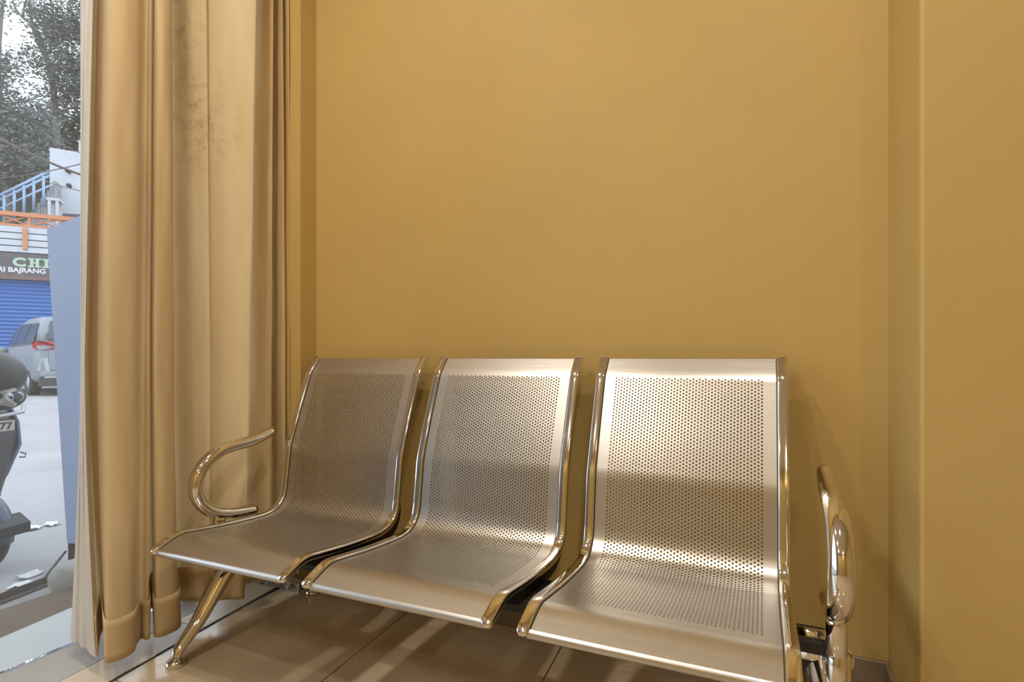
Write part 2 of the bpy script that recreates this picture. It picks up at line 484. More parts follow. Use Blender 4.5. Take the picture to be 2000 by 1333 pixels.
# plain margins
xs_mid = [(i, xc0 + (i // 2) * CW + (CW / 2 if i % 2 else 0)) for i in range(2 * NCOL + 1)]
for ly in (0, 1):
    for (ia, xa, ib, xb) in ((-1, xl, 0, xc0), (2 * NCOL, xc0 + NCOL * CW, 9999, xr)):
        for k in range(len(half_ticks) - 1):
            face(ly, [vert(ly, ia, xa, half_ticks[k]), vert(ly, ib, xb, half_ticks[k]), vert(ly, ib, xb, half_ticks[k + 1]), vert(ly, ia, xa, half_ticks[k + 1])])
    allx = [(-1, xl)] + xs_mid + [(9999, xr)]
    for (a, b, n) in ((0, S0, 7), (SEND, LTOT, 30)):
        for k in range(n):
            s1, s2 = a + (b - a) * k / n, a + (b - a) * (k + 1) / n
            if k == n - 1: s2 = b
            for q in range(len(allx) - 1):
                (i1, x1), (i2, x2) = allx[q], allx[q + 1]
                face(ly, [vert(ly, i1, x1, s1), vert(ly, i2, x2, s1), vert(ly, i2, x2, s2), vert(ly, i1, x1, s2)])
# rolled front lip and folded top edge
def roll(sE, sign, r, turn, n):
    p, nn, d = prof(sE); d = d * sign
    c = p - nn * (SINK + r)
    rows = []
    for k in range(n + 1):
        a = turn * k / n
        q = c + nn * (r * math.cos(a)) + d * (r * math.sin(a))
        rows.append([(xl - SW / 2, q.y, q.z), (xr - SW / 2, q.y, q.z)])
    b = len(mb.v)
    for r_ in rows: mb.v.extend(r_)
    for k in range(n):
        f_ = (b + 2 * k, b + 2 * k + 1, b + 2 * k + 3, b + 2 * k + 2)
        mb.f.append(f_ if sign < 0 else tuple(reversed(f_))); mb.sm.append(True)
roll(LTOT, 1, .0095, PI * 1.1, 14)
roll(0, -1, .005, PI, 10)
me_sheet = mb.mesh('seat_sheet'); me_sheet.materials.append(m_steel)
for v in me_sheet.vertices: v.co.y -= BENCH[1]

# --- chrome side rail (swept rounded bar)
RT, RTOP = .016, .0025
sec = []
hw = RW / 2; rr = .0045
for (cx_, cn, a0) in ((hw - rr, RTOP - rr, 0), (-hw + rr, RTOP - rr, PI / 2), (-hw + rr, RTOP - RT + rr, PI), (hw - rr, RTOP - RT + rr, 1.5 * PI)):
    for k in range(4):
        a = a0 + PI / 2 * k / 3
        sec.append((cx_ + rr * math.cos(a), cn + rr * math.sin(a)))
rb = MB(); rings = []
NS = 110
def rail_ring(s, sc, push):
    p, n, d = prof(s); p = p + d * push
    mid = RTOP - RT / 2
    return [Vector((x_ * sc, p.y + n.y * (mid + (q - mid) * sc) - BENCH[1], p.z + n.z * (mid + (q - mid) * sc))) for x_, q in sec]
for (sc, pu) in ((.45, -.0105), (.78, -.009), (.95, -.005)): rings.append(rail_ring(0, sc, pu))
for k in range(NS + 1): rings.append(rail_ring(LTOT * k / NS, 1, 0))
for (sc, pu) in ((.95, .006), (.78, .011), (.45, .0135)): rings.append(rail_ring(LTOT, sc, pu))
rb.quadstrip(rings)
me_rail = rb.mesh('side_rail'); me_rail.materials.append(m_chrome)
# dark seam gasket between rail and sheet
gb = MB(); rings = []
for k in range(NS + 1):
    p, n, d = prof(LTOT * k / NS)
    rings.append([Vector((x_, p.y + n.y * q - BENCH[1], p.z + n.z * q)) for x_, q in ((-.0012, -.0028), (.0012, -.0028), (.0012, -.012), (-.0012, -.012))])
gb.quadstrip(rings); me_seam = gb.mesh('seam_gasket'); me_seam.materials.append(m_rubber)
# --- black support bracket under each side
bb = MB(); top, bot = [], []
sA = sB = None
for k in range(0, 400):
    s = LTOT * k / 399; p, n, d = prof(s)
    if p.z > .425 and p.y > 1.3: continue
    if p.y < .985: break
    q = p - n * .0125
    f1 = max(0, min(1, (p.y - .985) / .10)); f2 = max(0, min(1, (.425 - p.z) / .07)) if p.y > 1.28 else 1
    w_ = .006 + .030 * min(f1, f2)
    top.append(q); bot.append(q - n * w_)
poly = top + bot[::-1]
poly = [Vector((0, p.y - BENCH[1], p.z)) for p in poly]
bq = MB(); nn_ = len(top)
for sgn in (-1, 1):
    b = len(bq.v)
    for p in top + bot: bq.v.append((sgn * .0025, p.y - BENCH[1], p.z))
    for i in range(nn_ - 1):
        f_ = (b + i, b + i + 1, b + nn_ + i + 1, b + nn_ + i); bq.f.append(f_ if sgn > 0 else f_[::-1]); bq.sm.append(False)
b0, b1 = 0, 2 * nn_
for i in range(nn_ - 1):
    bq.f.append((b0 + i, b1 + i, b1 + i + 1, b0 + i + 1)); bq.sm.append(False)
    bq.f.append((b0 + nn_ + i, b0 + nn_ + i + 1, b1 + nn_ + i + 1, b1 + nn_ + i)); bq.sm.append(False)
# saddle reaching down to the beam
bq.box((-.0025, 1.12 - BENCH[1], .298), (.0025, 1.27 - BENCH[1], .325))
me_br = bq.mesh('support_bracket'); me_br.materials.append(m_black)
for i, x0 in enumerate(SX):
    s = link('seat', me_sheet, None, bench); s.location = (x0 + SW / 2 - BENCH[0], 0, 0)
    s['label'] = ['satin perforated seat nearest the curtain', 'middle satin perforated seat', 'satin perforated seat nearest the wall step'][i]
    for sg in (-1, 1):
        r = link('side_rail', me_rail, None, s); r.location = (sg * (SW / 2 - RW / 2), 0, 0); r['label'] = 'polished chrome side rail'
        q = link('seam_gasket', me_seam, None, s); q.location = (sg * (SW / 2 - RW - .0004), 0, 0)
        b = link('support_bracket', me_br, None, s); b.location = (sg * (SW / 2 - .017), 0, 0); b['label'] = 'black bracket under the seat edge'
# --- beam
XA = (-1.462, .1215)                     # armrest planes
o = part('beam', MB().box((XA[0] + .01, 1.165, .238), (XA[1] - .01, 1.235, .298)), m_black, bench); bevel(o, .004, 2); o['label'] = 'black rectangular beam under the seats'
# --- armrests
ARM = [(1.345, .583), (1.30, .568), (1.25, .559), (1.20, .554), (1.16, .547), (1.125, .532), (1.097, .508), (1.080, .478), (1.076, .444), (1.087, .411),
       (1.112, .383), (1.150, .362), (1.20, .350), (1.275, .343)]
for xa in XA:
    pts = catmull([Vector((xa, y, z)) for y, z in ARM], 5)
    n = len(pts); rad = []
    for k in range(n):
        t = k / (n - 1)
        w_ = .0205
        if t < .12: w_ = .0155 + .005 * (t / .12) ** .7
        if t > .9: w_ = .0185 + .002 * (1 - t) / .1
        rad.append(w_)
    # half-width along x = rad, thickness = flat*rad
    a = MB(); a.tube(pts, rad, 18, .88, up=(1, 0, 0))
    arm = part('armrest', a, m_chrome, bench); arm['label'] = 'chrome loop armrest'
    o = part('arm_stem', MB().lathe([(.0165, .235), (.0175, .245), (.0175, .287), (.0165, .2885), (.0165, .2905), (.0175, .292), (.0172, .345), (.014, .36)], (xa, 1.15, 0), seg=24), m_chrome, arm)
# --- legs: one front and one rear leg at each end, with pad feet
for xa in XA:
    xg = xa + .035 if xa < 0 else xa - .012
    hub = part('leg_hub', MB().tube([(xa + .001, 1.2, .268), (xg + (.05 if xa < 0 else -.05), 1.2, .268)], .036, 20), m_chrome, bench)
    for k, path in enumerate(([(1.205, .262), (1.165, .225), (1.13, .185), (1.09, .132), (1.055, .088), (1.02, .055), (1.0, .036), (.994, .022)],
                              [(1.195, .262), (1.235, .225), (1.28, .185), (1.34, .132), (1.40, .088), (1.455, .055), (1.485, .036), (1.492, .022)])):
        pts = catmull([Vector((xg, y, z)) for y, z in path], 5); n = len(pts)
        rad = [.016 + .030 * (1 - i / (n - 1)) ** 2.0 for i in range(n)]
        leg = part('leg', MB().tube(pts, rad, 16, .78, up=(1, 0, 0)), m_chrome, bench); leg['label'] = 'tapering chrome leg'
        fy = path[-1][0]
        part('foot', MB().lathe([(.0095, .022), (.011, .019), (.018, .0165), (.0245, .010), (.0255, .004), (.0245, .0005)], (xg, fy, 0), seg=24), m_chrome, leg)

# ================================================================== THE CURTAIN
SEC = [  # u at top of frame, at eye height, at the hem; x
    (186, 164.5, 186.5, -1.557), (188, 168, 190, -1.63), (191, 173, 197, -1.69), (196, 178, 206, -1.66), (206, 190, 207.5, -1.56), (214, 203, 209, -1.507), (224, 212, 216, -1.488),
    (250, 238, 238, -1.483), (272, 262, 258, -1.492), (279, 269, 264, -1.528), (288, 279, 276, -1.545), (297, 292, 289, -1.522), (296, 291, 287, -1.60),
    (297, 290.5, 290, -1.69), (300, 294, 300, -1.70), (301, 295, 303, -1.60), (302, 297, 304, -1.53), (306, 302, 308, -1.505), (320, 318, 326, -1.498),
    (332, 336, 345, -1.503), (335, 340, 350, -1.525), (331, 336, 346, -1.58), (331, 336, 346, -1.655), (338, 342, 352, -1.67), (370, 375, 380, -1.625),
    (400, 408, 405, -1.585), (405, 411, 410, -1.602), (413, 414, 415, -1.578), (460, 450, 445, -1.54), (497, 484, 470, -1.505), (500, 488, 474, -1.515),
    (497, 484, 470, -1.56), (498, 486, 473, -1.61), (512, 500, 490, -1.60), (525, 520, 512, -1.565), (533, 529, 524, -1.545), (533, 530, 525, -1.56),
    (531, 528, 522, -1.60), (534, 533, 530, -1.61), (545, 545, 545, -1.56), (552, 557, 556, -1.535), (552.5, 558.5, 557.5, -1.56), (556, 562, 562, -1.555),
    (564, 566, 566, -1.525), (565, 567, 568, -1.545), (570, 570, 572, -1.53), (577, 575.5, 577, -1.507), (578, 577, 578, -1.522), (583, 580, 582, -1.492)]
ZT, ZM, ZB = 2.0, .82, .06
def u_at(row, z):
    ut, um, ub = row
    if z >= ZM: return um + (ut - um) * min(1.15, (z - ZM) / (ZT - ZM))
    return um + (ub - um) * ((ZM - z) / (ZM - ZB)) ** 1.6
def section(rows, z, k=5, wob=0.0):
    P = []
    for i, r in enumerate(rows):
        u = u_at(r[:3], z); x = r[3]
        if wob:
            x += wob * math.sin(z * 5.1 + i * 1.7) * .6 + wob * math.sin(z * 11.3 + i * 2.9) * .4
        P.append(Vector((x, y_on(u, x), z)))
    return catmull(P, k)
stA, stB = at_x(352, 50, -1.64), at_x(388, 225, -1.60)
stC = at_x(430, 262, -1.57)
m_curt = cloth_mat('mustard_curtain_cloth', (.80, .64, .385), (.745, .58, .335), .34,
                   [(stA, .10, .5), (stB, .13, .6), (stC, .09, 1.0)])
m_lining = cloth_mat('white_lining_cloth', (.90, .885, .85), (.84, .82, .77), .4)
cur = empty('curtain', (-1.56, 1.1, .06)); tag(cur, 'floor-length mustard cotton curtain with deep folds and a stain high up', 'curtain')
def sheet(rows, z0, z1, nz, wob, offset=0.0):
    b = MB(); rr_ = []
    for k in range(nz + 1):
        z = z0 + (z1 - z0) * k / nz
        P = section(rows, z, 5, wob)
        if offset:
            Q = []
            for i in range(len(P)):
                d = (P[min(i + 1, len(P) - 1)] - P[max(i - 1, 0)]); d.z = 0; d.normalize()
                Q.append(P[i] + Vector((d.y, -d.x, 0)) * offset)
            P = Q
        rr_.append(P)
    b.quadstrip(rr_, False, False); return b
o = part('drape', sheet(SEC, .062, 2.46, 40, .004), m_curt, cur)
o = part('hem', sheet(SEC, .057, .163, 6, .004, .0035), m_curt, cur); o['label'] = 'stitched turned-up hem at the foot of the curtain'
sd = o.modifiers.new('thick', 'SOLIDIFY'); sd.thickness = .003; sd.offset = 0
LIN = [(157, 157, 138, -1.725), (161, 158, 145, -1.69), (165, 159, 152, -1.685), (170, 160.5, 160, -1.642), (176, 162, 168, -1.634), (181, 163, 177, -1.588), (186.5, 165, 187, -1.555)]
o = part('lining', sheet(LIN, .052, 2.46, 60, .006), m_lining, cur); o['label'] = 'white lining strip along the curtain edge'
rod = empty('curtain_rod', (-1.58, .2, 2.47)); tag(rod, 'steel curtain rod above the shopfront', 'curtain rod')
part('rod', MB().tube([(-1.58, 1.47, 2.475), (-1.58, -1.2, 2.475)], .011, 14), m_alu, rod)
for yy in (1.4, .1, -1.1): part('rod_bracket', MB().box((-1.745, yy - .01, 2.468), (-1.575, yy + .01, 2.486)).box((-1.745, yy - .02, 2.44), (-1.738, yy + .02, 2.52)), m_alu, rod)
# ================================================================== OUTSIDE
ZG = -.10
m_road = mat('grey_concrete_road', (0.301, 0.294, 0.307), .9, noise=.22, nscale=1.4, bump=.3, bscale=40)
m_pave = mat('stained_concrete', (0.256, 0.246, 0.237), .9, noise=.45, nscale=7, bump=.4, bscale=60)
m_rust = mat('rusty_iron', (0.064, 0.054, 0.054), .8, noise=.5, nscale=40)
m_stone = mat('dusty_stone', (0.275, 0.262, 0.237), .95, noise=.3, nscale=18, bump=.6, bscale=40)
m_paper = mat('white_paper', (0.544, 0.550, 0.563), .8)
m_board = mat('plain_pale_blue_board', (.30, .37, .53), .6)
m_brown = mat('brown_post', (0.090, 0.058, 0.038), .8)
m_wht = mat('white_masonry', (0.448, 0.461, 0.499), .85, noise=.1, nscale=3)
m_orange = mat('orange_paint', (0.448, 0.173, 0.077), .7)
m_bluemet = mat('blue_shutter', (0.035, 0.122, 0.352), .55)
m_rail = mat('light_blue_paint', (0.218, 0.320, 0.461), .6)
m_signbg = mat('maroon_sign_face', (0.054, 0.032, 0.038), .6, noise=.5, nscale=6, ncol=(0.096, 0.090, 0.109))
m_green = mat('pale_green_letter', (0.320, 0.422, 0.307), .6)
m_letter = mat('white_letter', (0.544, 0.550, 0.563), .6)
m_conc = mat('grey_stair_concrete', (0.269, 0.275, 0.294), .9, noise=.3, nscale=5)
m_leaf = mat('hazed_leaf', (.105, .13, .12), .7, noise=.5, nscale=1.5)  # leaf colour lightened, with the bluish haze of the view put into it
m_leaf2 = mat('grey_green_leaf', (.14, .17, .165), .7, noise=.5, nscale=1.5)  # second leaf tone, raised for the same painted-in haze
m_bark = mat('grey_bark', (0.128, 0.109, 0.096), .9)
m_dark = mat('dark_hillside', (0.058, 0.070, 0.058), .95, noise=.5, nscale=.8)
m_wire = mat('dark_cable', (0.102, 0.058, 0.058), .7)

g = link('ground', MB().box((-70, -40, ZG - .3), (-2.2, 60, ZG)), m_road); tag(g, 'pale grey concrete street outside', kind='structure')
# stained kerb strip between platform and street, with a rusty iron edge
K0, K1 = at_z(0, 1183, ZG + .012), at_z(90, 1148, ZG + .012); kd = (K1 - K0).normalized(); kn = Vector((-kd.y, kd.x, 0))
c = [K0 - kd * 4, K0 + kd * 3, K0 + kd * 3 - kn * 1.2, K0 - kd * 4 - kn * 1.2]
c = clip(c, 1, 0, -2.0)
o = link('pavement', MB().prism([Vector((p.x, p.y, 0)) for p in c], (0, 0, ZG - .02), (0, 0, ZG + .012)), m_pave); tag(o, 'stained concrete kerb strip outside the glass', kind='structure')
ka = K0 - kd * 3; kb = K0 + kd * .2
ia = empty('iron_angle', (K0.x, K0.y, ZG + .012)); tag(ia, 'rusty iron edging bar lying along the kerb', 'edging')
part('flange', MB().prism([ka, kb, kb + kn * .035, ka + kn * .035], (0, 0, 0), (0, 0, .006)), m_rust, ia)
part('upstand', MB().prism([ka + kn * .03, kb + kn * .03, kb + kn * .036, ka + kn * .036], (0, 0, .006), (0, 0, .03)), m_rust, ia)

# ---- plain blue sign board with its post, prop and stone
DB = 2.46
bn = ray(150, V0); bn.z = 0; bn.normalize(); bright = Vector((-bn.y, bn.x, 0)) * -1
bp = at(128, 1062, DB)
sb = empty('sign_board', (bp.x, bp.y, ZG)); tag(sb, 'plain pale blue sign board standing outside the glass', 'sign board')
poly = [at_plane(u, v, bp, bn) for u, v in ((91, 447), (131, 1062), (232, 1064), (232, 392))]
o = part('panel', MB().prism(poly, (0, 0, 0), tuple(bn * .025)), m_board, sb)
pl = at_plane(133, 1060, bp + bn * .03, bn); pr = at_plane(144, 1060, bp + bn * .03, bn)
for dx in (0, .28):
    a = pl + bright * dx; b = a + bright * .032
    part('post', MB().prism([Vector((a.x, a.y, ZG)), Vector((b.x, b.y, ZG)), Vector((b.x, b.y, .9)), Vector((a.x, a.y, .9))], (0, 0, 0), tuple(bn * .03)), m_brown, sb)
part('prop_rod', MB().tube([at(128, 1078, DB + .02), at_z(76, 1144, ZG + .008)], .005, 8), m_rust, sb)
# stone block
def rock(name, c, size, seed, label):
    rn = random.Random(seed); bm = bmesh.new(); bmesh.ops.create_cube(bm, size=1)
    bmesh.ops.subdivide_edges(bm, edges=bm.edges, cuts=4, use_grid_fill=True)
    for v in bm.verts:
        n = v.co.normalized() * .62
        v.co = v.co.lerp(n, .38) + Vector((rn.uniform(-1, 1), rn.uniform(-1, 1), rn.uniform(-1, 1))) * .022
        v.co.x *= size[0] * (1 + .12 * v.co.z); v.co.y *= size[1]; v.co.z *= size[2]
    zmin = min(v.co.z for v in bm.verts)
    me = bpy.data.meshes.new(name); bm.to_mesh(me); bm.free()
    for p in me.polygons: p.use_smooth = True
    for v in me.vertices: v.co.z -= zmin
    o = link(name, me, m_stone); o.location = c; o.rotation_euler = (0, 0, .5)
    return tag(o, label, 'stone')
rc = at_z(152, 1176, ZG + .012)
rock('stone_block', (rc.x - .01, rc.y + .05, ZG + .012), (.20, .17, .125), 5, 'rough grey stone block weighing down the blue sign board')
# litter
def litter(u, v, w_, l_, seed, label, lift=.004):
    rn = random.Random(seed); c = at_z(u, v, ZG); b = MB(); n = 5
    for i in range(n):
        for k in range(n):
            b.v.append((w_ * (i / (n - 1) - .5) + rn.uniform(-.1, .1) * w_, l_ * (k / (n - 1) - .5) + rn.uniform(-.1, .1) * l_, lift + rn.uniform(0, .014)))
    for i in range(n - 1):
        for k in range(n - 1):
            a = i * n + k; b.f.append((a, a + n, a + n + 1, a + 1)); b.sm.append(False)
    o = link('paper_scrap', b, m_paper); o.location = (c.x, c.y, ZG); o.rotation_euler = (0, 0, rn.uniform(0, 3))
    s = o.modifiers.new('thick', 'SOLIDIFY'); s.thickness = .001
    return tag(o, label, 'litter', 'paper scraps on the street')
litter(60, 1034, .07, .10, 1, 'white crumpled paper scrap on the road, brightest of the scraps')
litter(101, 1027, .05, .07, 2, 'small white paper scrap on the road nearest the blue board')
litter(57, 1127, .05, .08, 3, 'curled white paper scrap on the road between scooter and stone block')
litter(44, 1146, .07, .08, 4, 'flattened white scrap lying against the rusty iron edging')

# ---- scooter
m_sdark = mat('dark_blue_grey_plastic', (.018, .02, .028), .5, spec=.3)
m_sblue = mat('blue_grey_paint', (.06, .08, .13), .35, spec=.4)
m_lensw = mat('headlamp_glass', (.30, .29, .26), .15)
m_tyre = mat('tyre_rubber', (0.019, 0.019, 0.020), .8)
m_plate = mat('number_plate', (0.480, 0.480, 0.448), .5)
m_silver = mat('silver_paint', (0.384, 0.403, 0.435), .25, metal=.3)
sl = at_z(-52, 1110, ZG); sl = at(-52, V0, 2.38)
SR = math.radians(11.6)
sc = empty('scooter', (sl.x, sl.y, ZG), SR); tag(sc, 'dark scooter parked nose-in at the left edge of the glass', 'scooter')
def sp(name, b, m, parent=sc): 
    return link(name, b.mesh(name) if isinstance(b, MB) else b, m, parent)
WRAD = .165
def wheel(name, x, parent):
    t = MB(); n = 28
    t.lathe([(.10, -.04), (.135, -.046), (.158, -.036), (WRAD, -.015), (WRAD, .015), (.158, .036), (.135, .046), (.10, .04), (.10, -.04)], (x, 0, WRAD), (0, 1, 0), 28)
    o = sp(name, t, m_tyre, parent)
    h = MB(); h.lathe([(.02, -.05), (.03, -.03), (.098, -.025), (.102, 0), (.098, .025), (.03, .03), (.02, .05)], (x, 0, WRAD), (0, 1, 0), 24); q = sp('hub', h, m_silver, o)
wheel('front_wheel', 0, sc); wheel('rear_wheel', -1.22, sc)
b = MB(); rings = []
for k in range(15):                       # front mudguard
    a = math.radians(-8 + 150 * k / 14); r = .192
    hwid = .068 * (1 - .25 * abs(k - 7) / 7)
    cx, cz = r * math.cos(a) * 1.02, WRAD + r * math.sin(a)
    n = Vector((math.cos(a), 0, math.sin(a)))
    rings.append([Vector((cx, y * hwid, cz)) - n * (.045 * abs(y) ** 2.2) for y in (-1, -.8, -.5, 0, .5, .8, 1)] +
                 [Vector((cx, y * hwid * .93, cz)) - n * (.045 * abs(y) ** 2.2 + .008) for y in (1, .5, 0, -.5, -1)])
b.quadstrip(rings); fen = sp('front_mudguard', b, m_sblue)
b = MB(); b.prism([Vector((.15, -.075, WRAD + .075)), Vector((.15, .075, WRAD + .075)), Vector((.215, .07, WRAD + .04)), Vector((.215, -.07, WRAD + .04))], (0, 0, -.03), (0, 0, .012)); sp('mud_flap', b, m_sdark, fen)
b = MB()
for s_ in (-1, 1): b.tube([(0, s_ * .075, WRAD), (-.05, s_ * .075, .36), (-.09, s_ * .05, .5)], .016, 10)
sp('front_fork', b, m_silver)
# apron: curved shield
def apron_ring(z):
    t = (z - .27) / (.68 - .27)
    hwid = .06 + .155 * min(1, t * 1.35) ** .8 - .03 * max(0, t - .75) / .25
    x0 = .02 - .09 * t
    out = []
    for k in range(-6, 7):
        y = k / 6; out.append(Vector((x0 + .075 * (1 - abs(y) ** 2.2), y * hwid, z)))
    for k in range(6, -7, -1):
        y = k / 6; out.append(Vector((x0 - .035 + .06 * (1 - abs(y) ** 2.2), y * hwid * .97, z)))
    return out
b = MB(); b.quadstrip([apron_ring(.27 + .41 * k / 12) for k in range(13)]); apr = sp('front_apron', b, m_sdark)
b = MB()
for s_ in (-1, 1):
    b.tube([(-.0 - .02, s_ * .045, .275), (-.01, s_ * .13, .40), (-.03, s_ * .20, .52), (-.05, s_ * .205, .62), (-.07, s_ * .19, .69)], .012, 8)
sp('edge_trim', b, m_sblue, apr)
b = MB(); b.tube([(-.02, .20, .485), (-.005, .215, .475), (-.01, .213, .46), (-.02, .195, .462)], .003, 6); sp('bag_hook', b, m_rubber, apr)
b = MB(); b.box((.058, -.12, .60), (.066, .115, .645)); pl_ = sp('number_plate', b, m_plate, apr)
M = Matrix.Translation((.0665, .03, .606)) @ Matrix(((0, 0, 1, 0), (1, 0, 0, 0), (0, 1, 0, 0), (0, 0, 0, 1)))
t = text_mesh('277', .032, M, .0008, .02, .075); sp('plate_number', t, m_sdark, pl_)
# headlamp
b = MB(); b.ellipsoid((.015, .085, .745), (.075, .105, .058), 20, 10); hl = sp('headlamp_bezel', b, m_sdark)
lens = [(.02, .72), (.05, .782), (.11, .792), (.165, .775), (.178, .745), (.155, .712), (.10, .70)]
b = MB(); rings = []
for (q, dx) in ((1.0, .055), (.93, .078), (.6, .090)):
    rings.append([Vector((dx - 1.2 * max(0, y - .08) ** 1.5, .10 + (y - .10) * q, .746 + (z - .746) * q)) for y, z in lens])
b.quadstrip(rings, smooth=False); ln_ = sp('headlamp_lens', b, m_lensw, hl)
for yy in (.075, .125): sp('reflector', MB().lathe([(.006, .0), (.020, .004), (.022, .0), (.012, -.012)], (.088 - 1.2 * max(0, yy - .08) ** 1.5, yy, .748), (1, .15, 0), 14), m_silver, ln_)
b = MB(); b.tube([(.05, -.14, .672), (.075, 0, .664), (.05, .16, .676), (.0, .2, .70)], .009, 8); sp('chrome_strip', b, m_silver, hl)
# handlebar cowl
b = MB(); b.ellipsoid((-.04, .045, .842), (.14, .175, .118), 26, 16); cw = sp('handlebar_cowl', b, m_sdark)
b = MB(); b.ellipsoid((-.06, .00, .855), (.139, .165, .118), 26, 6, z0=.62, z1=.995); sp('cowl_cap', b, m_silver, cw)
b = MB()
b.tube([(-.10, -.34, .87), (-.05, -.12, .85), (-.05, .12, .84), (-.14, .22, .83)], .013, 10); hb = sp('handlebar', b, m_sdark)
sp('grip', MB().tube([(-.09, -.24, .87), (-.13, -.36, .88)], .019, 10), m_rubber, hb)
sp('grip', MB().tube([(-.12, .19, .835), (-.19, .24, .83)], .019, 10), m_rubber, hb)
for s_ in (-1,):
    b = MB(); b.tube([(-.06, s_ * .2, .87), (-.08, s_ * .27, 1.02)], .005, 8); b.ellipsoid((-.08, s_ * .28, 1.06), (.02, .065, .045), 16, 8); sp('mirror', b, m_sdark, hb)
# floor board, body, seat
b = MB(); b.prism([Vector((x, 0, z)) for x, z in ((-.06, .30), (-.10, .24), (-.52, .22), (-.60, .30), (-.55, .33), (-.12, .32))], (0, -.15, 0), (0, .15, 0)); sp('floor_board', b, m_sdark)
b = MB(); rings = []
for x, hw_, z0, z1 in ((-.50, .10, .26, .62), (-.60, .15, .24, .66), (-.85, .17, .30, .68), (-1.1, .16, .38, .70), (-1.35, .11, .50, .72), (-1.48, .05, .60, .72)):
    rings.append([Vector((x, hw_ * math.cos(2 * PI * k / 16), (z0 + z1) / 2 + (z1 - z0) / 2 * math.sin(2 * PI * k / 16))) for k in range(16)])
b.quadstrip(rings); sp('rear_body', b, m_sdark)
b = MB(); rings = []
for x, hw_, zz, th_ in ((-.48, .07, .70, .03), (-.58, .125, .72, .05), (-.85, .145, .72, .055), (-1.15, .13, .75, .055), (-1.34, .08, .77, .04)):
    rings.append([Vector((x, hw_ * math.cos(2 * PI * k / 14), zz + th_ * math.sin(2 * PI * k / 14))) for k in range(14)])
b.quadstrip(rings); sp('saddle', b, m_rubber)

# ---- silver people carrier, seen from behind
m_car = mat('silver_grey_car_paint', (.19, .205, .235), .4, metal=0.0, spec=.4)
m_cglass = mat('dark_car_glass', (.05, .065, .085), .2, spec=.35)
m_red = mat('red_lamp', (0.352, 0.032, 0.038), .2)
m_cblack = mat('black_bumper_plastic', (0.032, 0.032, 0.035), .6)
cd_ = ray(72, V0); cd_.z = 0; cl = at(72, V0, 13.2); cl.z = ZG
vd = cd_.normalized(); vr = Vector((vd.y, -vd.x, 0))
thc = math.radians(11.5)
ch = vd * math.cos(thc) - vr * math.sin(thc)
rot = math.atan2(ch.y, ch.x)
cright = Vector((ch.y, -ch.x, 0))
cen = cl + cright * .9
car = empty('car', cen, rot); tag(car, 'silver grey people carrier parked facing the blue shutter', 'car')
# local: +x forward, +y left, origin at rear centre on the ground
def cp(name, b, m, parent=car): return link(name, b.mesh(name) if isinstance(b, MB) else b, m, parent)
# body side profile by stations: (x, half width low, zlow, zbelt, halfwidth at belt)
DZ = .17
ST = [(.0, .80, .42, 1.02, .78), (.08, .87, .36, 1.08, .85), (.35, .90, .34, 1.09, .89), (1.2, .91, .30, 1.07, .90), (2.6, .915, .28, 1.05, .90), (3.4, .91, .28, 1.02, .89), (3.9, .90, .30, .97, .84), (4.45, .85, .34, .88, .74), (4.68, .70, .42, .76, .58)]
b = MB(); rings = []
for x, w0, z0, z1, w1 in ST:
    z1 += DZ
    pts = [(w0 * .93, z0), (w0, z0 + .10), (w0 + .01, (z0 + z1) / 2), (w1 + .005, z1 - .06), (w1 - .05, z1)]
    rings.append([Vector((x, y, z)) for y, z in pts] + [Vector((x, -y, z)) for y, z in reversed(pts)])
b.quadstrip(rings); body = cp('body', b, m_car)
# greenhouse
GS = [(.13, .78, .70, 1.02, 1.50), (.34, .84, .66, 1.05, 1.84), (.9, .86, .67, 1.05, 1.89), (2.0, .86, .67, 1.04, 1.89), (2.9, .85, .64, 1.02, 1.80), (3.35, .83, .60, 1.01, 1.52), (3.85, .80, .62, .97, 1.05)]
b = MB(); rings = []
for x, w0, w1, z0, z1 in GS:
    z0 += DZ; z1 += .06
    pts = [(w0, z0), (w0 * .55 + w1 * .45 + .015, z0 * .5 + z1 * .5), (w1 + .03, z1 - .07), (w1 - .05, z1 - .01), (w1 * .5, z1 + .012)]
    rings.append([Vector((x, y, z)) for y, z in pts] + [Vector((x, -y, z)) for y, z in reversed(pts)])
b.quadstrip(rings); gh = cp('cabin', b, m_car)
def side_pane(name, quad, sgn):
    b = MB(); b.prism([Vector((x, sgn * (y + .012), z + (DZ if z < 1.3 else .06))) for x, y, z in quad], (0, 0, 0), (0, sgn * .012, 0)); return cp(name, b, m_cglass, gh)
